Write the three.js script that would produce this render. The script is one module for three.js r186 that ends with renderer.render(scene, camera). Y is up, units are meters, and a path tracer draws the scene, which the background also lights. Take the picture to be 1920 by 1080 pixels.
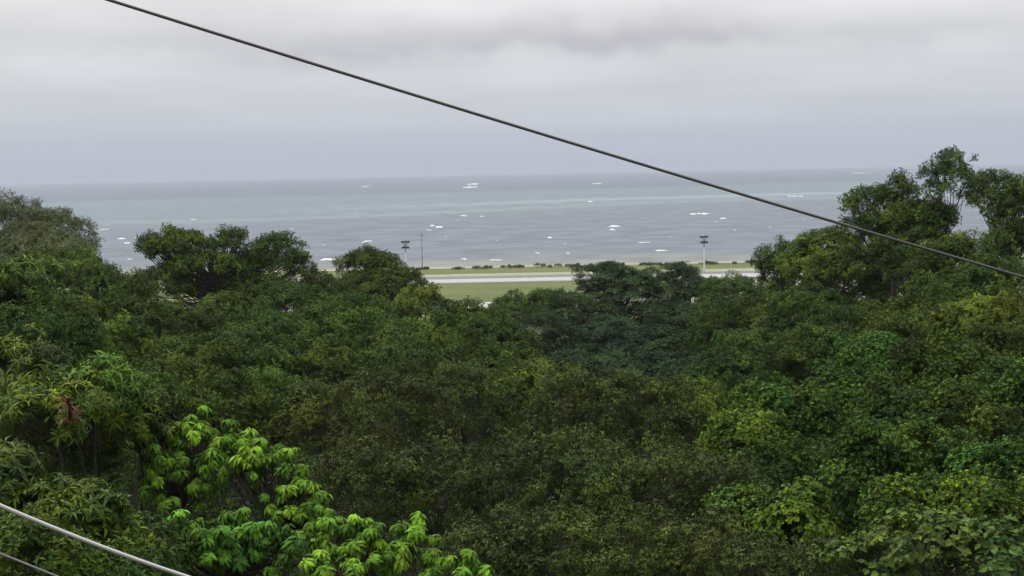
import * as THREE from 'three';
import { mergeGeometries } from 'three/addons/utils/BufferGeometryUtils.js';
import { createNoise2D, createNoise3D } from 'simplex-noise';

// ---------------------------------------------------------------- camera, sky, sun, exposure
const scene = new THREE.Scene();
const camera = new THREE.PerspectiveCamera(23.14, 16 / 9, 0.1, 60000);
camera.rotation.order = 'YXZ';
camera.position.set(0, 64, 0);
camera.rotation.set(-Math.atan(218 / 2638), 0, -Math.atan(0.02));
const renderer = new THREE.WebGLRenderer({ antialias: true });
renderer.toneMapping = THREE.LinearToneMapping;
renderer.toneMappingExposure = 1;
renderer.shadowMap.enabled = true;

const sun = new THREE.DirectionalLight(new THREE.Color().setRGB(1, 0.95, 0.86), 1.5);
sun.name = 'veiled_sun';
sun.position.set(-75, 220, -150);
sun.target.position.set(0, 40, -90);
sun.castShadow = true;
sun.shadow.radius = 20;
sun.shadow.mapSize.set(2048, 2048);
Object.assign(sun.shadow.camera, { left: -160, right: 160, top: 200, bottom: -200, near: 1, far: 600 });
scene.add(sun, sun.target);

function rng(seed) {
  let a = (seed * 2654435761 + 12345) >>> 0;
  return () => { a = (a + 0x6d2b79f5) | 0; let t = Math.imul(a ^ (a >>> 15), 1 | a); t = (t + Math.imul(t ^ (t >>> 7), 61 | t)) ^ t; return ((t ^ (t >>> 14)) >>> 0) / 4294967296; };
}
const smooth = THREE.MathUtils.smoothstep, lerp = THREE.MathUtils.lerp, clamp = THREE.MathUtils.clamp;
const n3 = createNoise3D(rng(5)), n2 = createNoise2D(rng(9));
const fbm2 = (x, y, o = 4) => { let s = 0, a = 0.5, t = 0; for (let i = 0; i < o; i++, a *= 0.5, x *= 2.03, y *= 2.03) { s += a * n2(x, y); t += a; } return s / t; };

// overcast sky: grey air at the horizon, a brighter cloud deck higher up, flat grey bands of stratus
{
  const W = 2048, H = 1024, data = new Float32Array(W * H * 4);
  const stops = [[0, .475, .515, .60], [1.2, .505, .54, .62], [2.4, .585, .61, .665], [4.2, .66, .675, .71], [7, .78, .78, .79], [14, .86, .86, .87], [35, 1.12, 1.12, 1.13], [60, 1.42, 1.42, 1.43], [90, 1.55, 1.55, 1.56]];
  for (let r = 0; r < H; r++) {
    const el = ((r + 0.5) / H - 0.5) * 180, up = el * Math.PI / 180, e = Math.max(el, 0), y = Math.sin(Math.max(up, 0));
    let k = 0; while (k < stops.length - 2 && e > stops[k + 1][0]) k++;
    const f = smooth(e, stops[k][0], stops[k + 1][0]) * 0.5 + 0.5 * clamp((e - stops[k][0]) / (stops[k + 1][0] - stops[k][0]), 0, 1);
    for (let c = 0; c < W; c++) {
      const round = ((c + 0.5) / W - 0.5) * 2 * Math.PI, x = Math.cos(round) * Math.cos(up), z = Math.sin(round) * Math.cos(up);
      const q = 1 / (y + 0.06), px = x * q, pz = z * q;
      let cl = 0, a = 0.5, s = 0.42;
      for (let i = 0; i < 5; i++, a *= 0.52, s *= 2.1) cl += a * n3(px * s, pz * s, 3.7 + i);
      // long flat stratus bands hanging a few degrees above the sea, all round
      let az = Math.atan2(x, -z) * 180 / Math.PI;
      const wob = 0.35 * n3(x * 9, z * 9, 0.3) + 0.22 * n3(x * 26, z * 26, el * 0.3) + 0.12 * n3(x * 70, z * 70, el * 0.9);
      const b1 = Math.exp(-(((el - 5.1 - wob) / (el > 5.1 + wob ? 0.95 : 0.4)) ** 2)) * (0.5 + 0.5 * Math.sin((az + 11) / 26 * Math.PI)) * (0.85 + 0.3 * n3(x * 6, z * 6, 8) + 0.2 * n3(x * 22, z * 22, el * 0.8));
      const b2 = Math.exp(-(((el - 11 - 2 * wob) / 1.6) ** 2)) * (0.5 + 0.5 * n3(x * 4, z * 4, 21));
      const m = (1 + cl * 0.16 * smooth(e, 0.3, 5)) * (1 - 0.19 * b1) * (1 - 0.15 * b2);
      for (let j = 0; j < 3; j++) data[(r * W + c) * 4 + j] = lerp(stops[k][j + 1], stops[k + 1][j + 1], f) * m * (1 + b1 * [0, -0.008, 0.022][j]);
      data[(r * W + c) * 4 + 3] = 1;
    }
  }
  const t = new THREE.DataTexture(data, W, H, THREE.RGBAFormat, THREE.FloatType);
  t.mapping = THREE.EquirectangularReflectionMapping; t.magFilter = THREE.LinearFilter; t.needsUpdate = true;
  scene.background = t; scene.environment = t;
}
scene.fog = new THREE.FogExp2(new THREE.Color().setRGB(0.80, 0.87, 1.0), 0.62e-4);

// ---------------------------------------------------------------- helpers
const used = new Map();
const numbered = (name) => { const n = used.get(name) ?? 0; used.set(name, n + 1); return n ? name + '_' + String(n).padStart(3, '0') : name; };
function tag(o, label, category, group, kind) {
  if (label) o.userData.label = label;
  if (category) o.userData.category = category;
  if (group) o.userData.group = group;
  if (kind) o.userData.kind = kind;
  return o;
}
const shaded = (m) => { m.castShadow = m.receiveShadow = true; return m; };
function mesh(name, geometry, material, parent) { const m = shaded(new THREE.Mesh(geometry, material)); m.name = parent === scene ? numbered(name) : name; parent.add(m); return m; }
function group(name, x, y, z) { const g = new THREE.Group(); g.name = numbered(name); g.position.set(x, y, z); scene.add(g); return g; }
const rgb = (r, g, b) => new THREE.Color().setRGB(r, g, b);
function noiseTexture(W, H, fn) {
  const d = new Uint8Array(W * H * 4);
  for (let y = 0; y < H; y++) for (let x = 0; x < W; x++) { const c = fn(x / W, y / H), o = (y * W + x) * 4; for (let j = 0; j < 3; j++) d[o + j] = clamp(c[j] * 255, 0, 255); d[o + 3] = 255; }
  const t = new THREE.DataTexture(d, W, H); t.wrapS = t.wrapT = THREE.RepeatWrapping; t.magFilter = THREE.LinearFilter; t.needsUpdate = true; return t;
}
// noise that tiles over the unit square
const tile = (u, v, su, sv, seed, o = 4) => {
  let s = 0, a = 0.5, t = 0;
  for (let i = 0; i < o; i++, a *= 0.55, su *= 2, sv *= 2) {
    const A = n2(u * su + seed, v * sv), B = n2((u - 1) * su + seed, v * sv), C = n2(u * su + seed, (v - 1) * sv), D = n2((u - 1) * su + seed, (v - 1) * sv);
    s += a * lerp(lerp(A, B, u), lerp(C, D, u), v) * 1.3; t += a;
  }
  return s / t;
};

// ---------------------------------------------------------------- where the trees stand: kind, place, crown masses [x, y, z, half width, half height]
const TREES = [
  ['droop', 'b1', [[-10.01,52.59,-41.82,1.01,1.22],[-8.49,52.37,-42.66,0.99,1.24],[-7.21,52.17,-42.39,0.82,1.06]]],
  ['droop', 'b1', [[-5.81,51.63,-45.63,1.05,1.31],[-4.62,51.68,-44.26,0.81,1.1],[-5.65,51.78,-41.62,0.96,0.8]]],
  ['droop', 'b1', [[-3.48,51.68,-43.86,0.97,1.17],[-1.99,51.46,-42.45,0.93,0.97]]],
  ['droop', 'b2', [[-15.06,52.9,-58.08,0.96,1.14],[-13.42,52.66,-58.48,1.18,1.48],[-13.95,51.24,-57.33,1.57,1.45]]],
  ['droop', 'b2', [[-11.38,52.62,-56.87,0.99,1.21],[-9.77,51.69,-56.16,1.19,1.62],[-8.09,50.37,-55.41,0.74,0.96],[-8.7,50.62,-55.32,1.06,1.27]]],
  ['long', 'l1', [[-19.87,55.92,-56.61,2.5,1.71]]],
  ['long', 'l1', [[-16.87,55.17,-55.49,1.98,1.43]]],
  ['long', 'l1', [[-17.36,55.18,-52.72,2.0,1.1]]],
  ['long', 'l1', [[-15.76,53.63,-57.89,1.59,1.48]]],
  ['mid', 'l6', [[-19.36,52.49,-58.9,2.82,1.53]]],
  ['long', 'l2', [[-14.18,55.24,-38.47,1.09,1.32]]],
  ['long', 'l2', [[-12.57,54.5,-37.97,1.52,1.14]]],
  ['long', 'l2', [[-11.53,53.88,-38.82,0.92,0.92]]],
  ['mid', 'l5', [[-11.19,52.71,-40.48,1.43,1.19]]],
  ['mid', 'l5', [[-12.52,54.28,-34.82,1.4,1.12]]],
  ['mid', 'l5', [[-11.12,53.46,-36.34,1.58,0.86]]],
  ['long', 'l3', [[-26.69,57.58,-75.42,2.58,1.97]]],
  ['long', 'l3', [[-25.03,55.81,-78.09,2.49,1.71]]],
  ['mid', 'l3', [[-25.46,52.91,-86.32,3.07,2.22]]],
  ['mid', 'l3', [[-24.73,55.53,-71.86,3.17,1.73]]],
  ['mid', 'l4', [[-47.07,53.83,-142.42,6.25,2.84]]],
  ['mid', 'l4', [[-38.91,52.38,-134.49,3.71,3.18]]],
  ['mid', 'l4', [[-31.41,51.52,-115.82,3.18,2.73]]],
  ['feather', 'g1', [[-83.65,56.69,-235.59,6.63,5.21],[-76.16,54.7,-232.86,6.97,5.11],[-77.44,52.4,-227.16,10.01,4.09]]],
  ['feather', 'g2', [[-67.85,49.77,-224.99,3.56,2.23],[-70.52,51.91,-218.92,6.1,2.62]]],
  ['mid', 'g3', [[-39.58,55.87,-167.39,4.3,2.02],[-41.2,55.59,-164.93,2.32,1.29],[-33.48,56.06,-168.71,1.7,1.63],[-28.91,54.0,-171.58,3.3,2.97],[-25.79,52.73,-170.06,1.7,1.96],[-36.81,53.55,-165.97,4.51,1.61],[-32.86,52.57,-169.85,3.28,1.97],[-40.88,51.35,-162.95,3.5,2.23],[-30.55,49.84,-167.23,4.51,2.26]]],
  ['mid', 'g4', [[-20.02,51.96,-188.94,3.03,2.16],[-16.69,50.29,-187.26,2.85,2.85],[-19.02,48.03,-185.02,5.64,3.17],[-13.82,49.22,-186.49,1.98,2.13]]],
  ['mid', 'g5', [[-23.76,49.16,-173.38,3.98,2.99]]],
  ['mid', 'g5', [[-22.65,49.08,-148.28,4.55,3.13]]],
  ['mid', 'g5', [[-16.54,48.57,-144.05,4.95,3.02]]],
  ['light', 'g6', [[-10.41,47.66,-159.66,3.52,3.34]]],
  ['mid', 'g5', [[-4.89,47.88,-139.91,4.25,2.92]]],
  ['mid', 'g5', [[-1.66,46.93,-134.99,3.58,2.81]]],
  ['mid', 'g5', [[-10.01,47.78,-129.61,4.44,2.71]]],
  ['mid', 'm1', [[-29.28,50.13,-121.52,4.26,2.84]]],
  ['mid', 'm1', [[-25.81,50.09,-127.41,4.44,3.2]]],
  ['mid', 'm1', [[-20.84,49.67,-118.18,4.09,2.73]]],
  ['mid', 'm6', [[-22.36,50.53,-95.41,4.09,2.41]]],
  ['mid', 'm6', [[-18.88,50.14,-100.24,4.25,2.71]]],
  ['mid', 'm6', [[-14.29,49.65,-103.01,4.34,2.76]]],
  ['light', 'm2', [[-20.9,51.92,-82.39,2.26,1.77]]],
  ['mid', 'm7', [[-9.82,48.59,-105.54,4.42,2.81]]],
  ['mid', 'm7', [[-5.09,48.15,-107.88,4.5,3.07]]],
  ['mid', 'm7', [[-0.54,48.43,-104.0,3.15,2.56]]],
  ['mid', 'm3', [[-16.48,51.29,-76.24,3.25,2.07]]],
  ['mid', 'm3', [[-13.44,50.47,-78.86,3.03,2.27]]],
  ['mid', 'm3', [[-19.51,52.6,-71.38,2.24,1.54]]],
  ['olive', 'o1', [[-9.99,49.85,-75.34,3.17,2.59]]],
  ['olive', 'o1', [[-7.05,49.22,-81.7,3.42,3.11]]],
  ['olive', 'o1', [[-3.06,49.05,-83.94,3.5,3.34]]],
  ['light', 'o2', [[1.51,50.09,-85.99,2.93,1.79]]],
  ['olive', 'o1', [[3.52,49.17,-79.92,3.34,3.34]]],
  ['olive', 'o1', [[7.28,49.21,-77.66,3.25,3.4]]],
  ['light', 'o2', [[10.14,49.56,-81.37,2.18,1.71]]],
  ['olive', 'o5', [[-7.01,48.96,-65.63,2.75,2.38]]],
  ['olive', 'o5', [[-3.75,48.7,-65.89,3.0,2.75]]],
  ['olive', 'o3', [[-0.19,48.94,-64.0,2.91,2.79]]],
  ['olive', 'o3', [[3.15,49.24,-61.92,2.82,2.82]]],
  ['olive', 'o3', [[6.25,49.48,-59.67,2.73,2.73]]],
  ['olive', 'o3', [[8.66,49.54,-57.35,1.98,2.42]]],
  ['olive', 'o4', [[-0.97,49.8,-49.99,2.08,1.52]]],
  ['olive', 'o4', [[1.7,50.33,-48.97,2.23,1.58]]],
  ['olive', 'o4', [[4.25,50.41,-47.81,2.18,1.55]]],
  ['olive', 'o4', [[6.47,50.54,-46.55,1.78,1.34]]],
  ['layer', 'k1', [[15.42,45.36,-231.49,5.28,3.96],[20.04,44.66,-229.12,5.23,3.92],[17.21,38.78,-227.35,9.51,6.05]]],
  ['layer', 'k2', [[28.32,44.17,-236.31,4.96,4.06],[31.12,40.91,-233.94,6.26,5.37],[26.0,37.6,-228.53,7.85,5.23]]],
  ['layer', 'k3', [[9.72,41.13,-214.78,6.11,5.3]]],
  ['mid', 'k4', [[-0.58,38.29,-250.0,4.93,3.79]]],
  ['mid', 'k4', [[6.33,40.84,-239.92,4.55,3.18]]],
  ['layer', 'k3', [[4.91,40.2,-189.94,5.76,4.32]]],
  ['layer', 'k3', [[15.41,39.06,-194.39,7.39,4.07]]],
  ['layer', 'k3', [[22.87,38.92,-188.62,6.48,3.96]]],
  ['mid', 'k5', [[31.2,44.69,-202.61,4.27,3.5]]],
  ['mid', 'k5', [[25.21,43.48,-168.12,4.51,3.54]]],
  ['layer', 'k3', [[8.36,41.13,-159.78,6.07,2.73]]],
  ['layer', 'k3', [[14.65,42.2,-149.28,5.69,2.27]]],
  ['mid', 'r1', [[35.31,60.03,-137.54,2.37,1.61],[37.98,61.28,-136.83,1.18,1.61],[38.87,58.25,-134.5,3.18,2.39],[35.79,57.46,-136.38,3.74,2.14],[37.66,56.01,-133.8,3.69,1.84]]],
  ['mid', 'r2', [[41.28,61.94,-131.68,2.72,2.88],[40.15,58.81,-132.03,1.26,1.31]]],
  ['mid', 'r3', [[41.49,60.57,-118.97,2.48,2.39],[42.19,59.06,-116.6,2.16,3.06],[41.73,56.85,-116.77,2.35,2.12]]],
  ['mid', 'r4', [[32.03,53.01,-161.86,3.25,2.19],[30.54,51.53,-162.15,1.88,1.56]]],
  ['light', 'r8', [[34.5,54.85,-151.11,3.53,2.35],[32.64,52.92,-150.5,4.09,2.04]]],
  ['mid', 'r4', [[34.96,52.91,-145.87,4.55,2.27]]],
  ['mid', 'r5', [[34.81,56.13,-109.6,3.05,2.4]]],
  ['mid', 'r5', [[36.66,54.24,-126.81,3.0,2.0]]],
  ['mid', 'r5', [[35.68,54.86,-101.93,3.28,2.05]]],
  ['mid', 'r5', [[33.73,53.68,-106.8,3.4,1.7]]],
  ['mid', 'r5', [[32.35,53.48,-98.84,3.15,1.58]]],
  ['mid', 'r6', [[25.83,47.03,-147.76,5.12,3.41]]],
  ['mid', 'r6', [[29.66,48.96,-136.82,4.78,3.18]]],
  ['mid', 'r6', [[30.44,49.19,-121.24,3.79,2.61]]],
  ['mid', 'r6', [[22.42,46.55,-122.97,5.21,3.08]]],
  ['mid', 'r6', [[18.43,45.64,-118.58,3.64,2.73]]],
  ['mid', 'r6', [[25.42,48.22,-115.23,4.03,2.68]]],
  ['mid', 'r7', [[27.56,52.61,-94.04,3.71,2.04]]],
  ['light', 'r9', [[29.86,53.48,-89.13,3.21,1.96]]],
  ['mid', 'r7', [[29.0,52.69,-80.96,2.61,1.96]]],
  ['vine', 'v1', [[23.05,51.05,-89.07,3.14,2.44]]],
  ['vine', 'v1', [[24.18,52.08,-78.36,2.8,2.02]]],
  ['vine', 'v1', [[25.4,51.51,-71.63,2.3,2.02]]],
  ['vine', 'v2', [[18.64,49.71,-77.8,2.43,3.03]]],
  ['vine', 'v1', [[20.07,50.86,-71.22,2.52,1.96]]],
  ['vine', 'v1', [[21.58,51.01,-66.59,2.39,1.99]]],
  ['vinelight', 'v3', [[11.44,50.15,-71.09,1.8,1.5],[12.63,50.52,-70.88,1.09,0.96]]],
  ['vine', 'v2', [[13.8,50.76,-75.75,1.93,1.61]]],
  ['vine', 'v2', [[15.54,50.09,-74.39,1.9,2.16]]],
  ['vine', 'v2', [[11.69,49.69,-62.92,2.18,1.82]]],
  ['vine', 'v2', [[14.23,49.27,-62.4,2.18,2.3]]],
  ['vine', 'v4', [[14.62,51.83,-58.19,1.25,1.25],[14.17,49.22,-57.27,1.57,2.24]]],
  ['vine', 'v6', [[17.46,50.81,-59.49,2.12,1.76]]],
  ['vine', 'v6', [[19.1,51.01,-56.88,2.05,1.59]]],
  ['vine', 'v6', [[19.78,51.3,-54.52,1.32,1.76]]],
  ['vinelight', 'v5', [[10.44,50.03,-51.96,1.81,1.71]]],
  ['vine', 'v2', [[9.06,49.83,-53.24,1.64,1.74]]],
  ['vine', 'v6', [[15.03,50.78,-51.87,1.84,1.23]]],
  ['vine', 'v6', [[16.74,51.4,-49.23,1.77,1.18]]],
  ['broad', 'w1', [[11.98,52.81,-40.26,1.19,0.96],[12.53,52.72,-39.04,1.09,0.85]]],
  ['broad', 'w1', [[13.47,52.86,-38.72,1.24,1.01]]],
  ['broad', 'w2', [[10.63,51.93,-41.67,1.47,0.82]]],
  ['olive', 'w2', [[9.62,51.34,-42.93,1.5,0.75]]],
  ['olive', 'w2', [[8.04,50.98,-44.28,1.54,0.94]]],
  ['mid', 'r10', [[33.06,47.78,-168.79,4.3,2.61]]],
  ['mid', 'r10', [[37.76,49.2,-157.54,4.67,2.76]]],
  ['mid', 'r10', [[39.12,50.42,-144.81,3.41,3.13]]],
  ['mid', 'r10', [[32.58,47.89,-146.42,4.55,2.27]]],
];

// ---------------------------------------------------------------- terrain: wooded hillside falling to a coastal flat
const anchors = [[0, 0, 58], [-30, 4, 58], [30, 4, 58], [0, 40, 60], [0, -18, 50.5], [-9, -20, 50], [9, -20, 50], [0, -30, 46]];
for (const [, , E] of TREES) {
  const top = Math.max(...E.map((e) => e[1] + e[4])), x = E[0][0], z = E[0][2], d = Math.hypot(x, z);
  anchors.push([x, z, top - (d < 50 ? 7 : d < 120 ? 9 : 12)]);
}
function ground(x, z) {
  let s = 0, w = 0;
  for (const [ax, az, h] of anchors) { const q = 1 / Math.pow((x - ax) ** 2 + (z - az) ** 2 + 49, 1.7); s += q * h; w += q; }
  const d = Math.hypot(x, z), flat = 2.7, hill = s / w + 1.15 * Math.max(0, z - 4) + (z > 4 ? 3 * n2(x * 0.03, z * 0.03) : 0);  // rise behind the camera is unseen, added and steepened to block low sky light
  return lerp(hill + 0.5 * n2(x * 0.08, z * 0.08), flat, z > 0 ? 0 : smooth(d, 200, 470));
}
const landMat = new THREE.MeshStandardMaterial({ vertexColors: true, roughness: 0.95 });
landMat.map = noiseTexture(512, 512, (u, v) => { const a = 0.82 + 0.16 * tile(u, v, 6, 6, 3, 5), b = 0.04 * tile(u, v, 9, 9, 40, 3); return [a + b, a, a - b]; });
{
  const nx = 150, zs = [];
  for (let d = -50; d < -10; d += 8) zs.push(-d);
  for (let d = -10; d < 300; d += 3) zs.push(-d);
  for (let d = 300; d <= 912; d += 6) zs.push(-d);
  const pos = [], col = [], uv = [], idx = [];
  for (const z of zs) {
    const half = 70 + (z < 0 ? -z * 0.95 : z * 2);
    for (let i = 0; i <= nx; i++) {
      const x = (i / nx * 2 - 1) * half, y = ground(x, z), d = Math.hypot(x, z);
      pos.push(x, y, z); uv.push(x / 60, z / 60);
      const g = z > 0 ? 0 : smooth(d + 40 * n2(x * 0.01, z * 0.01), 330, 470), dry = clamp(0.5 + 0.75 * fbm2(x * 0.006 + 3, z * 0.022, 4), 0, 1);
      const grass = [lerp(0.088, 0.180, dry), lerp(0.135, 0.182, dry), lerp(0.020, 0.044, dry)], floor = [0.022, 0.024, 0.012];
      for (let j = 0; j < 3; j++) col.push(lerp(floor[j], grass[j], g));
    }
  }
  for (let r = 0; r < zs.length - 1; r++) for (let i = 0; i < nx; i++) { const a = r * (nx + 1) + i, b = a + nx + 1; idx.push(a, a + 1, b, b, a + 1, b + 1); }
  const g = new THREE.BufferGeometry();
  g.setAttribute('position', new THREE.Float32BufferAttribute(pos, 3)); g.setAttribute('color', new THREE.Float32BufferAttribute(col, 3)); g.setAttribute('uv', new THREE.Float32BufferAttribute(uv, 2));
  g.setIndex(idx); g.computeVertexNormals();
  tag(mesh('terrain', g, landMat, scene), 'wooded hillside falling to the flat grassy coast', null, null, 'structure');
}
// a flat strip of ground with ragged long edges, lying at height y
function strip(name, x0, x1, z0, z1, y, material, wob = 1.5, seed = 1) {
  const n = 240, pos = [], uv = [], idx = [];
  for (let i = 0; i <= n; i++) {
    const x = lerp(x0, x1, i / n), a = z0 + wob * fbm2(x * 0.03, seed, 3), b = z1 + wob * fbm2(x * 0.03, seed + 9, 3);
    pos.push(x, y, a, x, y, b); uv.push(x / 40, a / 40, x / 40, b / 40);
    if (i < n) idx.push(2 * i, 2 * i + 2, 2 * i + 1, 2 * i + 1, 2 * i + 2, 2 * i + 3);
  }
  const g = new THREE.BufferGeometry();
  g.setAttribute('position', new THREE.Float32BufferAttribute(pos, 3)); g.setAttribute('uv', new THREE.Float32BufferAttribute(uv, 2)); g.setIndex(idx); g.computeVertexNormals();
  return mesh(name, g, material, scene);
}
const grain = noiseTexture(512, 512, (u, v) => { const a = 0.85 + 0.14 * tile(u, v, 7, 3, 71, 5); return [a, a, a]; });
const ground_mat = (r, g, b, rough = 0.9) => new THREE.MeshStandardMaterial({ color: rgb(r, g, b), roughness: rough, map: grain });
tag(strip('beach', -1500, 1500, -905, -915, 2.72, ground_mat(0.46, 0.43, 0.34), 3, 2), 'narrow strip of pale sand along the shore', null, null, 'structure');
tag(strip('runway_shoulder', -900, 900, -832, -852, 2.716, ground_mat(0.36, 0.38, 0.25), 1, 3), 'pale dry verge beyond the runway', null, null, 'structure');
tag(strip('runway', -900, 900, -781, -832.3, 2.712, ground_mat(0.20, 0.20, 0.21), 0.2, 4), 'grey asphalt runway across the flat', null, null, 'structure');
tag(strip('runway_concrete', -900, 900, -787, -812, 2.716, ground_mat(0.50, 0.49, 0.49), 0.4, 5), 'pale concrete band of the runway', null, null, 'structure');
tag(strip('access_road', -700, 90, -634, -664, 2.712, ground_mat(0.52, 0.53, 0.46), 1.2, 6), 'pale access road at the foot of the hill', null, null, 'structure');
tag(strip('apron', 96, 420, -640, -760, 2.712, ground_mat(0.40, 0.41, 0.34), 3, 7), 'pale paved apron beside the runway', null, null, 'structure');
{ // shore bank falling from the flat into the sea
  const n = 300, rows = [[-912, 2.7], [-922, 2.4], [-932, 1.2], [-946, -0.1], [-990, -1.5]], pos = [], uv = [], idx = [];
  for (let i = 0; i <= n; i++) for (const [z, y] of rows) { const x = lerp(-1800, 1800, i / n); pos.push(x, y - (y === 2.7 ? 0.02 : 0), z + (y < 2 ? 5 * fbm2(x * 0.012, 4, 3) : 0)); uv.push(x / 40, z / 40); }
  for (let i = 0; i < n; i++) for (let r = 0; r < 4; r++) { const a = i * 5 + r, b = a + 5; idx.push(a, b, a + 1, a + 1, b, b + 1); }
  const g = new THREE.BufferGeometry(); g.setAttribute('position', new THREE.Float32BufferAttribute(pos, 3)); g.setAttribute('uv', new THREE.Float32BufferAttribute(uv, 2)); g.setIndex(idx); g.computeVertexNormals();
  tag(mesh('shore', g, ground_mat(0.42, 0.39, 0.31), scene), 'sandy shore sloping into the lagoon', null, null, 'structure');
}

// ---------------------------------------------------------------- sea: shallow lagoon, pale reef flat, deep water beyond
{
  const zs = []; for (let i = 0; i <= 230; i++) zs.push(936 * Math.pow(32000 / 936, i / 230));
  const nx = 150, pos = [], col = [], uv = [], idx = [];
  for (const d of zs) for (let i = 0; i <= nx; i++) {
    const x = (i / nx * 2 - 1) * (900 + d * 0.62), z = -d;
    pos.push(x, 0, z); uv.push(x / 1400, z / 1400);
    const zz = d - x * 0.42 + 260 * n2(x * 0.0011, d * 0.0006), z2 = d - x * 0.3 + 500 * n2(x * 0.0004, d * 0.0002 + 5);
    const lagoon = [0.172, 0.205, 0.275], green = [0.165, 0.222, 0.262], turq = [0.18, 0.275, 0.32], pale = [0.39, 0.52, 0.54], deep = [0.125, 0.175, 0.25], sandy = [0.30, 0.31, 0.255];
    let c = lagoon.map((v, j) => lerp(v, green[j], clamp(0.35 + 0.9 * fbm2(x * 0.0016, d * 0.0011, 3), 0, 1)));
    const mix = (to, f) => { c = c.map((v, j) => lerp(v, to[j], clamp(f, 0, 1))); };
    mix(sandy, 0.9 * (1 - smooth(d + 30 * n2(x * 0.006, 2), 945, 1110)));
    mix(turq, 0.85 * smooth(zz, 2150, 2900));
    mix(pale, 0.75 * Math.exp(-(((zz - 2820) / 150) ** 2)) * smooth(x, -700, 400) + 0.35 * Math.exp(-(((zz - 2420) / 110) ** 2)));
    mix(deep, smooth(z2, 4500, 5100));
    col.push(...c);
  }
  for (let r = 0; r < zs.length - 1; r++) for (let i = 0; i < nx; i++) { const a = r * (nx + 1) + i, b = a + nx + 1; idx.push(a, a + 1, b, b, a + 1, b + 1); }
  const g = new THREE.BufferGeometry();
  g.setAttribute('position', new THREE.Float32BufferAttribute(pos, 3)); g.setAttribute('color', new THREE.Float32BufferAttribute(col, 3)); g.setAttribute('uv', new THREE.Float32BufferAttribute(uv, 2)); g.setIndex(idx); g.computeVertexNormals();
  const m = new THREE.MeshPhysicalMaterial({ vertexColors: true, roughness: 0.42, ior: 1.33 });
  // foam flecks and wind streaks
  m.map = noiseTexture(1024, 1024, (u, v) => { const a = 0.62 + 0.3 * tile(u, v, 20, 14, 11, 5); return [a, a, a]; });
  m.bumpMap = noiseTexture(1024, 1024, (u, v) => { const a = 0.5 + 0.45 * tile(u, v, 40, 30, 31, 4); return [a, a, a]; });
  m.bumpScale = 2.2;
  tag(mesh('sea', g, m, scene), 'grey wind-ruffled sea with a pale reef band', null, null, 'structure');
}
// breaking wave crests on the lagoon and over the reef
const foamMat = new THREE.MeshStandardMaterial({ color: rgb(0.78, 0.80, 0.81), roughness: 0.8 });
function crest(x, z, w, dep, h, seed) {
  const R = rng(seed + 500), parts = [], n = 3 + Math.floor(R() * 3);
  for (let q = 0; q < n; q++) {
    const g = new THREE.SphereGeometry(1, 14, 8), p = g.attributes.position, pw = w * (q ? 0.2 + 0.3 * R() : 0.62), pd = dep * (0.15 + 0.2 * R()), ph = h * (q ? 0.3 + 0.4 * R() : 0.8), ox = q ? (R() * 2 - 1) * w * 0.8 : 0, oz = q ? (R() - 0.5) * dep * 1.1 : 0;
    for (let i = 0; i < p.count; i++) {
      const a = p.getX(i), b = p.getY(i), c = p.getZ(i), k = 1 + 0.5 * n3(a * 2.4 + seed, b * 2 + q, c * 2.4);
      p.setXYZ(i, ox + a * pw * k, Math.max(-0.1, b * ph * (k + 0.6 * n2(a * 3 + seed, c + q))), oz + (c + 0.4 * a * a) * pd * k);
    }
    parts.push(g);
  }
  const g = mergeGeometries(parts); g.computeVertexNormals();
  const m = mesh('breaking_wave', g, foamMat, scene); m.position.set(x, 0, z);
  const far = Math.abs(z) > 2500;
  return tag(m, far ? 'white wave breaking far out near the reef' : 'small white wave crest breaking on the grey lagoon', 'wave', far ? 'waves breaking at the reef' : 'whitecaps on the lagoon');
}
[[-755, -7503, 26, 120, 5], [-188, -7503, 40, 160, 6], [-172, -5972, 40, 120, 5], [401, -6473, 30, 120, 4], [161, -2829, 7, 60, 2.6], [-96, -1711, 3.5, 24, 1.5], [-84, -1657, 6, 26, 1.8], [-93, -1585, 4, 18, 1],
  [116, -1586, 9, 22, 1.5], [108, -1502, 5, 16, 1.2], [264, -1946, 13, 36, 2], [266, -1769, 4.5, 20, 1.1], [-138, -1069, 8, 11, 0.9], [-137, -1348, 5, 16, 1], [-521, -1808, 6, 20, 1.2], [-421, -1521, 5, 16, 1.1],
  [-386, -1416, 4, 12, 1], [-69, -2087, 4.5, 30, 1.4], [-41, -2045, 3, 26, 1.2], [37, -1350, 2.6, 12, 1], [-35, -1043, 2.4, 8, 0.8], [-11, -1022, 5, 6, 0.6], [20, -1099, 2.2, 9, 0.9], [117, -1226, 6, 10, 0.8],
  [44, -1091, 2, 8, 0.7], [2619, -10592, 60, 260, 6], [6700, -18000, 90, 500, 9], [600, -2960, 12, 50, 2.2], [118, -1101, 7, 8, 0.6], [-490, -2172, 4, 30, 1.3]].forEach((a, i) => crest(...a, i + 1));
{ // foam flecks too many and too small to tell apart
  const R = rng(808), parts = [];
  for (let i = 0; i < 46; i++) {
    const d = 1000 * Math.pow(7, Math.pow(R(), 1.4)), x = (R() * 2 - 1) * 0.38 * d, w = (0.5 + 1.0 * R()) * Math.sqrt(d / 1000), g = new THREE.SphereGeometry(1, 8, 5);
    g.scale(w, 0.25 + 0.00012 * d, w * (1 + 2 * R())).rotateY((R() - 0.5) * 0.6).translate(x, 0, -d); parts.push(g);
  }
  tag(mesh('foam_flecks', mergeGeometries(parts), foamMat, scene), 'tiny scattered foam flecks on the sea', 'foam', null, 'stuff');
}

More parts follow.
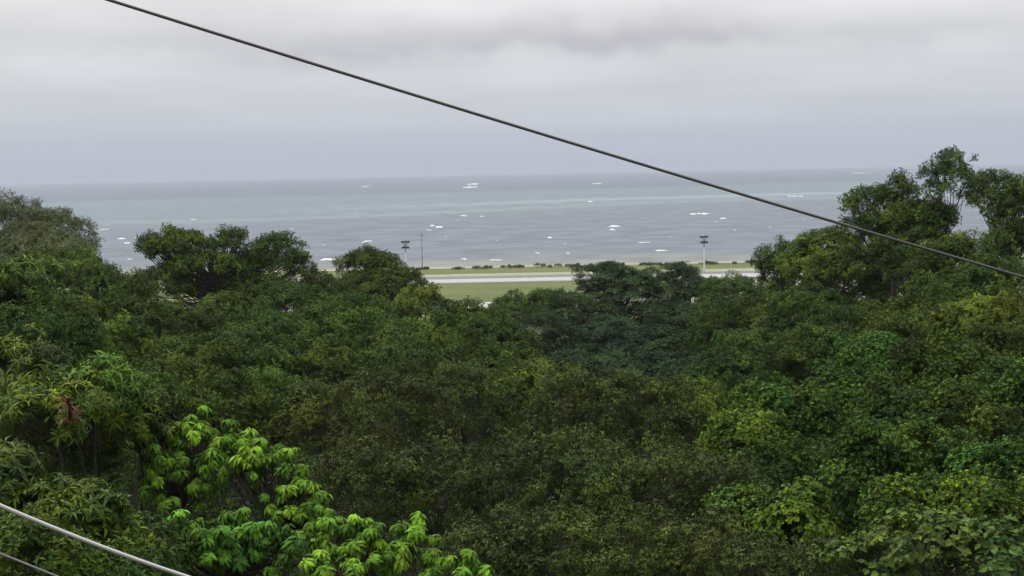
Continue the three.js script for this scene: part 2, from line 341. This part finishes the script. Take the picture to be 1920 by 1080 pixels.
// ---------------------------------------------------------------- foliage
// a leaf of two folded halves, bent along its length
function addLeaf(P, C, o, dir, nor, len, wid, droop, shade) {
  const side = new THREE.Vector3().crossVectors(dir, nor).normalize(), round = wid > 0.5 * len, segs = droop > 0.5 || round ? 3 : 2, pts = [];
  let p = o.clone(), d = dir.clone(); pts.push([p.clone(), 0]);
  for (let i = 1; i <= segs; i++) {
    d = d.clone().addScaledVector(new THREE.Vector3(0, -1, 0), droop * 0.55).normalize();
    p = p.clone().addScaledVector(d, len / segs);
    pts.push([p.clone(), i === segs ? 0 : wid * (segs === 3 && i === 2 ? (round ? 0.46 : 0.4) : 0.5)]);
  }
  const fold = nor.clone().multiplyScalar(wid * 0.16), tri = (...v) => { for (const q of v) { P.push(q.x, q.y, q.z); C.push(...shade); } };
  for (let i = 0; i < segs; i++) {
    const [a, wa] = pts[i], [b, wb] = pts[i + 1];
    const aL = a.clone().addScaledVector(side, wa), aR = a.clone().addScaledVector(side, -wa), bL = b.clone().addScaledVector(side, wb), bR = b.clone().addScaledVector(side, -wb);
    if (wa) { aL.add(fold); aR.add(fold); } if (wb) { bL.add(fold); bR.add(fold); }
    if (!wa) { tri(a, bL, b); tri(a, b, bR); } else if (!wb) { tri(aL, b, a); tri(a, b, aR); } else { tri(aL, bL, b); tri(aL, b, a); tri(a, b, bR); tri(a, bR, aR); }
  }
}
function addStem(P, C, a, b, r, col) {
  const d = b.clone().sub(a).normalize(), s = new THREE.Vector3(0.3, 0.2, 0.9).cross(d).normalize(), t = s.clone().cross(d);
  const ring = (p, k) => [0, 1, 2].map((i) => p.clone().addScaledVector(s, r * k * Math.cos(i * 2.094)).addScaledVector(t, r * k * Math.sin(i * 2.094)));
  const A = ring(a, 1), B = ring(b, 0.6);
  for (let i = 0; i < 3; i++) for (const q of [A[i], B[i], B[(i + 1) % 3], A[i], B[(i + 1) % 3], A[(i + 1) % 3]]) { P.push(q.x, q.y, q.z); C.push(...col); }
}
const V = (x, y, z) => new THREE.Vector3(x, y, z);
// a leafy shoot growing along +y from the origin, about a metre across
function shoot(spec, seed) {
  const R = rng(seed), P = [], C = [], bark = [0.9, 0.75, 0.9];
  const sh = () => { const k = 0.45 + 1.1 * R(), y = 0.2 * (R() - 0.5); return [k * (1 + y), k, k * (1 - y)]; };
  const radial = (o, axis, n, el0, el1, len, wid, droop) => {
    const q = new THREE.Quaternion().setFromUnitVectors(V(0, 1, 0), axis), ph = R() * 6.28;
    for (let i = 0; i < n; i++) {
      const a = ph + i * 2.4 + (R() - 0.5) * 0.5, el = lerp(el0, el1, R()), L = len * (0.7 + 0.5 * R());
      const d = V(Math.cos(a) * Math.cos(el), Math.sin(el), Math.sin(a) * Math.cos(el)).applyQuaternion(q), n_ = V(-Math.cos(a) * Math.sin(el), Math.cos(el), -Math.sin(a) * Math.sin(el)).applyQuaternion(q);
      n_.add(V(R() - 0.5, R() - 0.5, R() - 0.5).multiplyScalar(0.7)); n_.addScaledVector(d, -n_.dot(d)).normalize();
      addLeaf(P, C, o.clone().addScaledVector(axis, (R() - 0.7) * 0.12), d, n_, L, wid * L / len, droop, sh());
    }
  };
  for (let t = 0; t < spec.twigs; t++) {
    const a = t * 2.4 + R(), out = spec.spread * Math.sqrt((t + 0.4) / spec.twigs), ax = V(Math.cos(a) * out, spec.rise * (1 - 0.4 * out) * (0.7 + 0.6 * R()), Math.sin(a) * out);
    const axis = ax.clone().normalize().lerp(V(0, 1, 0), spec.up).normalize();
    addStem(P, C, V(0, -0.25, 0), ax, 0.012, bark);
    radial(ax, axis, spec.n, spec.el[0], spec.el[1], spec.len, spec.wid, spec.droop);
    if (spec.mid) radial(ax.clone().multiplyScalar(0.55), axis, spec.mid, spec.el[0], spec.el[1], spec.len * 0.9, spec.wid * 0.9, spec.droop);
  }
  const g = new THREE.BufferGeometry();
  g.setAttribute('position', new THREE.Float32BufferAttribute(P, 3)); g.setAttribute('color', new THREE.Float32BufferAttribute(C, 3)); g.computeVertexNormals();
  return g;
}
const leafMat = (coat, through = 0.14) => new THREE.MeshPhysicalMaterial({ color: 0xffffff, vertexColors: true, roughness: 0.92, transmission: through, thickness: 0, clearcoat: coat, clearcoatRoughness: 0.25, specularIntensity: 0.3, side: THREE.DoubleSide });
const M = { matte: leafMat(0.02), satin: leafMat(0.1), glossy: leafMat(0.17) };
const KINDS = {
  mid: { name: 'broadleaf_tree', spec: { twigs: 6, spread: 0.5, rise: 0.5, up: 0.3, n: 8, el: [-0.1, 0.9], len: 0.2, wid: 0.075, droop: 0.25, mid: 4 }, mat: M.satin, cols: [[.036, .080, .011], [.066, .112, .012], [.044, .084, .014]], size: 1, dens: 1.5, flat: 0.62 },
  light: { name: 'yellow_green_tree', spec: { twigs: 5, spread: 0.5, rise: 0.5, up: 0.4, n: 8, el: [-0.1, 0.8], len: 0.26, wid: 0.085, droop: 0.45, mid: 4 }, mat: M.satin, cols: [[.072, .126, .012], [.095, .146, .013], [.058, .104, .013]], size: 1, dens: 1.4, flat: 0.65 },  // yellow-green leaves, lightened so the sunlit look of these crowns is painted in
  olive: { name: 'twiggy_tree', spec: { twigs: 6, spread: 0.5, rise: 0.55, up: 0.2, n: 7, el: [-0.4, 0.8], len: 0.19, wid: 0.062, droop: 0.45, mid: 2 }, mat: M.glossy, cols: [[.036, .066, .011], [.058, .092, .012], [.046, .068, .013]], size: 0.95, dens: 0.95, flat: 0.7 },
  droop: { name: 'drooping_leaf_tree', spec: { twigs: 2, spread: 0.1, rise: 0.3, up: 0.7, n: 18, el: [-0.15, 1.05], len: 0.44, wid: 0.15, droop: 1.2, mid: 11 }, mat: M.satin, cols: [[.095, .235, .020], [.13, .275, .024], [.07, .18, .020]], size: 0.88, dens: 0.5, flat: 0.9, lobe: 0.3, many: 1.35 },
  vine: { name: 'vine_covered_tree', spec: { twigs: 10, spread: 0.55, rise: 0.4, up: 0.3, n: 7, el: [-0.2, 0.9], len: 0.13, wid: 0.085, droop: 0.3, mid: 3 }, mat: M.satin, cols: [[.040, .105, .012], [.072, .138, .013], [.048, .10, .016]], size: 1, dens: 1.6, flat: 0.7 },
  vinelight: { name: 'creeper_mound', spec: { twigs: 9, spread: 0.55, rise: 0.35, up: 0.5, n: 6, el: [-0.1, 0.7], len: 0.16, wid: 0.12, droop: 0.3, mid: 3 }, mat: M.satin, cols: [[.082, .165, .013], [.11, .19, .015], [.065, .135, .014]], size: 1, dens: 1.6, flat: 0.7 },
  broad: { name: 'round_leaf_tree', spec: { twigs: 5, spread: 0.6, rise: 0.5, up: 0.6, n: 3, el: [-0.2, 0.4], len: 0.27, wid: 0.22, droop: 0.3, mid: 1 }, mat: M.satin, cols: [[.070, .130, .022], [.095, .155, .026], [.052, .102, .020]], size: 0.9, dens: 0.52, flat: 0.6 },
  long: { name: 'long_leaf_tree', spec: { twigs: 3, spread: 0.35, rise: 0.4, up: 0.4, n: 10, el: [0, 1.1], len: 0.42, wid: 0.085, droop: 0.7, mid: 3 }, mat: M.glossy, cols: [[.066, .125, .013], [.10, .155, .015], [.05, .098, .015]], size: 1, dens: 1.3, flat: 0.8 },
  layer: { name: 'layered_crown_tree', spec: { twigs: 9, spread: 0.75, rise: 0.16, up: 0.85, n: 8, el: [-0.1, 0.5], len: 0.17, wid: 0.07, droop: 0.2, mid: 3 }, mat: M.matte, cols: [[.024, .056, .022], [.032, .070, .024], [.030, .056, .026]], size: 1.25, dens: 1.2, flat: 0.42 },
  feather: { name: 'feathery_tree', spec: { twigs: 9, spread: 0.75, rise: 0.25, up: 0.7, n: 9, el: [-0.3, 0.6], len: 0.16, wid: 0.04, droop: 0.4, mid: 4 }, mat: M.matte, cols: [[.085, .115, .050], [.105, .130, .052]], size: 1.4, dens: 1.1, flat: 0.5 },  // haze is painted in: leaf colour made paler and greyer
};
for (const k in KINDS) KINDS[k].shoots = [shoot(KINDS[k].spec, 11 + k.length * 7 + k.charCodeAt(0)), shoot(KINDS[k].spec, 91 + k.length * 7 + k.charCodeAt(1))];

const barkMat = new THREE.MeshStandardMaterial({ color: rgb(0.055, 0.046, 0.036), roughness: 0.95 });
barkMat.bumpMap = noiseTexture(256, 256, (u, v) => { const a = 0.5 + 0.5 * tile(u, v, 12, 3, 3, 4); return [a, a, a]; }); barkMat.bumpScale = 0.02;
// tapering limb through the given points
function limb(points, r0, r1, seg = 6, sides = 5) {
  const c = new THREE.CatmullRomCurve3(points), g = new THREE.TubeGeometry(c, seg, 1, sides, false), p = g.attributes.position, q = V(), o = V();
  for (let i = 0; i <= seg; i++) { c.getPointAt(i / seg, o); const r = lerp(r0, r1, i / seg); for (let j = 0; j <= sides; j++) { const k = i * (sides + 1) + j; q.fromBufferAttribute(p, k).sub(o).multiplyScalar(r).add(o); p.setXYZ(k, q.x, q.y, q.z); } }
  return g;
}
let shootsPlaced = 0;
const Y = V(0, 1, 0), mtx = new THREE.Matrix4(), quat = new THREE.Quaternion(), spin = new THREE.Quaternion();
function foliage(K, list, parent, R, name = 'crown') {     // list: [position, direction, scale, tint]
  K.shoots.forEach((geo, v) => {
    const own = list.filter((_, i) => i % K.shoots.length === v); if (!own.length) return;
    const im = shaded(new THREE.InstancedMesh(geo, K.mat, own.length)); im.name = name;
    own.forEach(([p, d, s, c], i) => {
      quat.setFromUnitVectors(Y, d).multiply(spin.setFromAxisAngle(Y, R() * 6.283));
      im.setMatrixAt(i, mtx.compose(p, quat, V(s, s * (0.85 + 0.3 * R()), s))); im.setColorAt(i, c);
    });
    shootsPlaced += own.length;
    im.userData.kind = 'stuff'; parent.add(im);
  });
}
function makeTree(kind, E, seed, label, groupName) {
  const K = KINDS[kind], R = rng(seed), dist = Math.hypot(E[0][0], E[0][2]);
  const W = E.reduce((s, e) => s + e[3], 0), bx = E.reduce((s, e) => s + e[0] * e[3], 0) / W, bz = E.reduce((s, e) => s + e[2] * e[3], 0) / W, by = ground(bx, bz);
  const low = Math.min(...E.map((e) => e[1] - e[4])), root = group(K.name, bx, by, bz);
  tag(root, label, 'tree', groupName);
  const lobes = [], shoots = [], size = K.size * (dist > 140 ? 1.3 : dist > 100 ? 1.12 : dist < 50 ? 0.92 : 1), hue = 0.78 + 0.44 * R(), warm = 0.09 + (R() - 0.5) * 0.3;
  for (const e of E) {
    const c = V(e[0] - bx, e[1] - by, e[2] - bz), rx = e[3], ry = e[4], rm = Math.min(rx, ry * 1.3);
    const lr0 = clamp(rm * (K.lobe ?? 0.32), 0.4, dist < 100 ? 0.8 : 1.25), n = clamp(Math.round((K.many ?? 0.85) * (rx * rx + 2 * rx * ry) / (lr0 * lr0)), 5, 110), off = R() * 6.28;
    for (let i = 0; i < n; i++) {
      const yy = 1 - 1.62 * (i + 0.5) / n, rr = Math.sqrt(Math.max(0, 1 - yy * yy)), a = i * 2.39996 + off + (R() - 0.5) * 0.7, dir = V(Math.cos(a) * rr, yy, Math.sin(a) * rr);
      const lr = lr0 * (0.6 + 0.75 * R()), k = 0.62 + 0.52 * R();
      lobes.push({ p: V(c.x + dir.x * (rx - lr * 0.6) * k, c.y + dir.y * Math.max(0.2, ry - lr * 0.55) * k, c.z + dir.z * (rx - lr * 0.6) * k), dir, lr });
    }
  }
  for (const L of lobes) {
    const m = Math.round(K.dens * 11.5 * L.lr * L.lr / (0.62 * size * size)), lt = 0.65 + 0.7 * R(), pick = R();
    for (let i = 0; i < m; i++) {
      const u = R() * 2 - 1, a = R() * 6.283, q = Math.sqrt(1 - u * u), d = V(Math.cos(a) * q, u, Math.sin(a) * q);
      if (d.dot(L.dir) < -0.5 || d.y < -0.05 - 0.4 * R()) continue;
      const rad = L.lr * (0.62 + 0.42 * Math.sqrt(R())), p = V(L.p.x + d.x * rad, L.p.y + d.y * rad * K.flat, L.p.z + d.z * rad);
      const grow = d.clone().multiplyScalar(0.8).add(L.dir.clone().multiplyScalar(0.25)).add(V((R() - 0.5) * 0.5, 0.35 + (R() - 0.5) * 0.4, (R() - 0.5) * 0.5));
      if (kind === 'droop' || kind === 'layer' || kind === 'broad') grow.y += 1.1;
      grow.normalize();
      const c0 = K.cols[Math.floor((pick + R() * 0.35) * K.cols.length) % K.cols.length], t = 1.1 * hue * lt * (0.7 + 0.6 * R());
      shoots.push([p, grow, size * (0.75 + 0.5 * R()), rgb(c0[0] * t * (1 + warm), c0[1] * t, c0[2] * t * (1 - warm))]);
    }
  }
  // trunk and limbs
  const H = Math.max(1.2, low - by), rT = clamp(W * 0.035, 0.08, 0.34) * (kind === 'olive' ? 0.8 : 1), parts = [];
  const fork = V((R() - 0.5) * 0.6, H * 0.85 + 0.3, (R() - 0.5) * 0.6), mean = lobes.reduce((s, l) => s.add(l.p), V(0, 0, 0)).divideScalar(lobes.length);
  const heart = fork.clone().lerp(mean, 0.75);
  parts.push(limb([V(0, -0.4, 0), V((R() - 0.5) * 0.3, H * 0.4, (R() - 0.5) * 0.3), fork, heart], rT * 1.2, rT * 0.55, 9, 7));
  lobes.forEach((l, i) => {
    if (i % 2 && kind !== 'olive' && E.length < 3) return;
    const s = fork.clone().lerp(heart, 0.1 + 0.85 * R()), mid = s.clone().lerp(l.p, 0.55).add(V((R() - 0.5) * 0.5, -0.12 * s.distanceTo(l.p), (R() - 0.5) * 0.5));
    parts.push(limb([s, mid, l.p.clone(), l.p.clone().addScaledVector(l.dir, l.lr * 0.6)], rT * 0.36, 0.015, 6, 4));
  });
  mesh('trunk', mergeGeometries(parts), barkMat, root);
  foliage(K, shoots, root, R);
  return root;
}
const LABELS = {
  b1: ['bright yellow-green tree with drooping leaf clusters, beside the lower pale cable', 'bright drooping-leaf trees by the lower cable'],
  b2: ['green drooping-leaf tree behind the brightest drooping trees, before the olive thicket', 'drooping-leaf trees at the thicket edge'],
  l1: ['long-leaved yellowish tree around the dark red-leaved plant', 'long-leaved trees around the red plant'],
  l2: ['long-leaved low tree behind the thick pale cable, below a dark hollow', 'long-leaved trees behind the thick pale cable'],
  l5: ['small-leaved green tree below the thick pale cable', 'trees below the thick pale cable'],
  l6: ['shaded green tree in the dark hollow under the red-leaved plant'],
  l3: ['long-leaved tree on the flank below the hazy feathery trees', 'trees below the feathery trees'],
  l4: ['dark tree at the foot of the hazy feathery trees by the lagoon', 'trees at the foot of the feathery trees'],
  g1: ['large feathery tree with haze painted into its pale grey-green crown, rising against the lagoon'],
  g2: ['low outermost feathery tree sloping down to the pale beach'],
  g3: ['spreading tree with open tufted crown and sky gaps, standing against the lagoon'],
  g4: ['round dark tree beside the floodlight mast with the thin pole near it'],
  g6: ['larger-leaved tree painted a sunlit yellow-green, in front of the round mast-side tree'],
  g5: ['green tree on the slope edging the airfield grass', 'trees edging the airfield grass'],
  m1: ['mid green tree directly below the spreading open tufted tree', 'trees below the open tufted tree'],
  m6: ['mid green tree between the open tufted tree and the drooping-leaf trees', 'trees above the drooping-leaf trees'],
  m7: ['mid green tree between the round mast-side tree and the olive thicket', 'trees above the olive thicket'],
  m2: ['larger-leaved tree painted a sunlit yellow-green, above the drooping-leaf trees'],
  m3: ['green bushy tree directly behind the drooping-leaf trees', 'bushy trees behind the drooping-leaf trees'],
  o1: ['olive tree with fine glossy leaves on the upper edge of the thicket', 'upper trees of the olive thicket'],
  o2: ['larger-leaved tree painted a sunlit yellow-green, among the olive trees of the thicket edge', 'sunlit-painted trees at the olive thicket edge'],
  o5: ['sparse twiggy olive tree beside the drooping-leaf trees', 'twiggy trees beside the drooping-leaf trees'],
  o3: ['sparse twiggy olive tree with branches showing in the thicket', 'twiggy trees in the olive thicket'],
  o4: ['low twiggy olive tree at the bottom of the thicket', 'low trees of the olive thicket'],
  k1: ['tall dark layered tree in the valley, its top overlapping the runway end'],
  k2: ['dark layered tree in the valley in front of the mast with a white pole'],
  k3: ['dark bluish layered tree deep in the valley', 'dark layered trees in the valley'],
  k4: ['small round tree at the lower edge of the airfield grass', 'small trees at the airfield grass edge'],
  k5: ['fresh green tree between the dark valley trees and the ridge', 'green trees beside the dark valley trees'],
  r1: ['tall open-crowned ridge tree crossed by the long cable'],
  r2: ['tallest tree of the ridge, a round tuft above a gap of sea'],
  r3: ['dense tall ridge tree next to the tallest tuft'],
  r4: ['ridge tree stepping down towards the shore, under the long cable', 'trees stepping down the ridge'],
  r8: ['ridge tree painted a sunlit yellow-green, stepping down towards the shore, under the long cable'],
  r5: ['dark tree on the ridge flank behind the long cable', 'trees on the ridge flank'],
  r6: ['green tree on the ridge slope facing the valley', 'trees on the ridge slope'],
  r10: ['green tree under the stepping ridge trees with pale ground showing behind', 'trees under the stepping ridge trees'],
  r7: ['green tree just below the long cable on the ridge', 'trees below the long cable'],
  r9: ['larger-leaved tree painted a sunlit yellow-green, just below the long cable on the ridge'],
  v1: ['vine-draped green tree high on the ridge slope, below the yellowish trees', 'vine-draped trees high on the slope'],
  v6: ['vine-draped green tree above and behind the round-leaved trees', 'vine-draped trees behind the round-leaved trees'],
  v2: ['vine-draped mound beside the bright yellow-green vines', 'vine-draped mounds'],
  v3: ['bright yellow-green vine-covered mound facing the olive thicket', 'bright vine mounds'],
  v4: ['narrow pointed column of hanging vines among the mounds'],
  v5: ['bright green vine-covered bush below the vine mounds'],
  w1: ['tree with large pale round leaves below the vine-draped slope', 'round-leaved trees'],
  w2: ['low leafy tree between the round-leaved trees and the bright vine bush', 'low trees by the round-leaved trees'],
};
TREES.forEach(([kind, code, E], i) => makeTree(kind, E, 100 + i * 13, ...LABELS[code]));

// dark red strap-leaved plant on the flank
{
  const x = -16.5, z = -53.4, fx = 0.4, fz = 3.0, y = 55.72, g = group('red_leaf_plant', x, ground(x, z), z), R = rng(77), P = [], C = [], top = y - g.position.y - 0.6;
  for (let i = 0; i < 34; i++) {
    const a = i * 2.4, el = 0.35 + 1.1 * R(), d = V(Math.cos(a) * Math.cos(el), Math.sin(el), Math.sin(a) * Math.cos(el)), n = V(-Math.cos(a) * Math.sin(el), Math.cos(el), -Math.sin(a) * Math.sin(el)), k = 0.7 + 0.6 * R();
    addLeaf(P, C, V(fx, top + R() * 0.8, fz), d, n, 0.7, 0.11, 0.75, [k, k, k]);
  }
  const geo = new THREE.BufferGeometry(); geo.setAttribute('position', new THREE.Float32BufferAttribute(P, 3)); geo.setAttribute('color', new THREE.Float32BufferAttribute(C, 3)); geo.computeVertexNormals();
  mesh('trunk', limb([V(0, -0.3, 0), V(0.1, top * 0.6, 0.3), V(fx * 0.7, top * 0.93, fz * 0.6), V(fx, top + 0.6, fz)], 0.05, 0.02), barkMat, g);
  const m = leafMat(0.3); m.color.setRGB(0.11, 0.018, 0.012); const c = mesh('crown', geo, m, g); c.userData.kind = 'stuff';
  tag(g, 'dark red strap-leaved plant among the yellowish long-leaved trees', 'plant');
}
// undergrowth over the whole hillside
{
  const R = rng(4242), list = [], K = KINDS.mid;
  for (let i = 0; i < 16000; i++) {
    const d = 22 + 270 * Math.pow(R(), 0.75), a = (R() * 2 - 1) * 0.43, x = Math.sin(a) * d, z = -Math.cos(a) * d, y = ground(x, z), t = 0.6 + 0.7 * R(), c = K.cols[i % 3];
    list.push([V(x, y + 0.2 + 1.0 * R(), z), V((R() - 0.5) * 1.2, 1, (R() - 0.5) * 1.2).normalize(), 1.2 + 1.1 * R(), rgb(c[0] * t, c[1] * t, c[2] * t)]);
  }
  const g = new THREE.Group(); g.name = 'undergrowth'; scene.add(g); foliage(K, list, g, R, 'undergrowth');
  tag(g, 'dense green undergrowth covering the hillside floor', 'undergrowth', null, 'stuff');
}

// ---------------------------------------------------------------- the airfield: masts, thin pole, shrubs by the shore
const paleMetal = new THREE.MeshStandardMaterial({ color: rgb(0.62, 0.63, 0.64), roughness: 0.55, metalness: 0.1 });
const greyMetal = new THREE.MeshStandardMaterial({ color: rgb(0.22, 0.225, 0.24), roughness: 0.55, metalness: 0.4 });
const darkMetal = new THREE.MeshStandardMaterial({ color: rgb(0.035, 0.036, 0.042), roughness: 0.6, metalness: 0.2 });
const glassMat = new THREE.MeshPhysicalMaterial({ color: rgb(0.25, 0.27, 0.3), roughness: 0.15 });
const moved = (g, x, y, z, ry = 0) => g.rotateY(ry).translate(x, y, z);
function mast(x, top, z, label) {
  const g = group('floodlight_mast', x, 2.7, z), H = top - 2.7;
  mesh('foot', new THREE.CylinderGeometry(0.9, 1.0, 0.5, 16).translate(0, 0.25, 0), ground_mat(0.4, 0.4, 0.38), g);
  mesh('pole', new THREE.CylinderGeometry(0.46, 0.62, H * 0.66, 12).translate(0, 0.5 + H * 0.33, 0), paleMetal, g);
  mesh('pole_top', new THREE.CylinderGeometry(0.26, 0.42, H * 0.32, 12).translate(0, 0.5 + H * 0.66 + H * 0.16, 0), greyMetal, g);
  [[H - 4.2, 3.2], [H - 0.9, 3.8]].forEach(([y, w], lvl) => {
    const arm = mesh('crossarm', mergeGeometries([new THREE.BoxGeometry(w + 1.4, 0.28, 0.28).translate(0, y, 0.5), new THREE.BoxGeometry(w + 1.4, 0.28, 0.28).translate(0, y, -0.5), new THREE.BoxGeometry(0.2, 0.28, 1.4).translate(0, y - 0.3, 0)]), darkMetal, g);
    for (let i = 0; i < 4; i++) {
      const px = (i / 3 - 0.5) * w, lamp = mesh('floodlight', new THREE.CylinderGeometry(0.42, 0.62, 0.55, 10).rotateX(-1.0).translate(px, y + 0.62, 0.7), darkMetal, g);
      mesh('lens', new THREE.CylinderGeometry(0.5, 0.5, 0.05, 10).rotateX(-1.0).translate(px, y + 0.46, 0.45), glassMat, lamp);
    }
    if (!lvl) mesh('brace', mergeGeometries([limb([V(-2, H - 3.6, 0), V(0, H - 2.4, 0), V(1.9, H - 1, 0)], 0.14, 0.14, 3, 5), limb([V(2, H - 3.6, 0), V(0, H - 2.4, 0.1), V(-1.9, H - 1, 0)], 0.14, 0.14, 3, 5)]), darkMetal, g);
  });
  mesh('lightning_rod', new THREE.CylinderGeometry(0.05, 0.08, 2, 6).translate(0, H + 0.6, 0), greyMetal, g);
  return tag(g, label, 'floodlight mast', 'floodlight masts at the runway');
}
mast(-62.2, 24.6, -827.7, 'pale floodlight mast with dark lamp head close to a thin dark pole');
mast(113.4, 24.2, -826.3, 'pale floodlight mast with two dark lamp tiers standing alone by the shore shrubs');
{
  const g = group('antenna_pole', -57.3, 2.7, -902), H = 22.6;
  mesh('pole', new THREE.CylinderGeometry(0.16, 0.34, H, 8).translate(0, H / 2, 0), greyMetal, g);
  mesh('crossarm', new THREE.BoxGeometry(2.6, 0.16, 0.16).translate(0, H - 1, 0), darkMetal, g);
  mesh('foot', new THREE.CylinderGeometry(0.6, 0.7, 0.5, 10).translate(0, 0.2, 0), ground_mat(0.4, 0.4, 0.38), g);
  tag(g, 'thin dark pole near the shore, beside a floodlight mast', 'pole');
}
{
  const R = rng(31), K = KINDS.mid;
  for (let i = 0; i < 74; i++) {
    const x = -66 + 330 * (i + 0.9 * R() + 2.2 * n2(i * 0.35, 3)) / 74, z = -893 - R() * 9, w = 1 + 3.6 * R() * R(), h = 0.4 + 2.1 * R() * R(), g = group('shore_shrub', x, ground(x, z), z), list = [];
    for (let k = 0; k < 26; k++) {
      const a = R() * 6.28, u = Math.sqrt(R()), c = K.cols[k % 3], t = 0.7 + 0.4 * R();
      list.push([V(Math.cos(a) * u * w, 0.2 + h * (1 - u * u * 0.7) * (0.5 + 0.5 * R()), Math.sin(a) * u * w), V(Math.cos(a) * u, 0.9, Math.sin(a) * u).normalize(), 1.1 + 0.8 * R(), rgb(c[0] * t, c[1] * t, c[2] * t)]);
    }
    mesh('stem', limb([V(0, -0.2, 0), V(0.1, h * 0.4, 0), V(0, h * 0.9, 0)], 0.12, 0.04, 3, 5), barkMat, g);
    foliage(K, list, g, R);
    tag(g, 'small dark shrub in the row between the airfield grass and the beach', 'shrub', 'shrubs along the shore');
  }
}

// ---------------------------------------------------------------- overhead cables in front of the view
function cable(a, b, sag, r, material, label, from, to) {
  const pts = [], A = V(...a), B = V(...b);
  for (let i = 0; i <= 60; i++) { const t = lerp(from, to, i / 60), p = A.clone().lerp(B, t); p.y -= sag * 4 * t * (1 - t); pts.push(p); }
  const m = mesh('overhead_cable', new THREE.TubeGeometry(new THREE.CatmullRomCurve3(pts), 240, r, 10, false), material, scene);
  return tag(m, label, 'cable');
}
const sheath = (v) => { const m = new THREE.MeshStandardMaterial({ color: rgb(v, v * 0.97, v * 0.93), roughness: 0.6 }); m.bumpMap = barkMat.bumpMap; m.bumpScale = 0.0006; return m; };
cable([-2.546, 65.149, -9.152], [3.842, 63.134, -10.52], 0.02, 0.0108, sheath(0.13), 'long grey cable slanting across the sky and over the ridge trees', -2.2, 3.2);
cable([-2.445, 62.473, -6.559], [-1.693, 61.989, -6.998], 0.012, 0.0105, sheath(0.72), 'thick pale cable crossing above the drooping trees', -4, 3);
cable([-3.156, 61.74, -8.428], [-2.889, 61.536, -8.629], 0.0, 0.0072, sheath(0.3), 'thin grey cable running below the thick pale one', -10, 6);

console.log('shoots', shootsPlaced);
renderer.render(scene, camera);
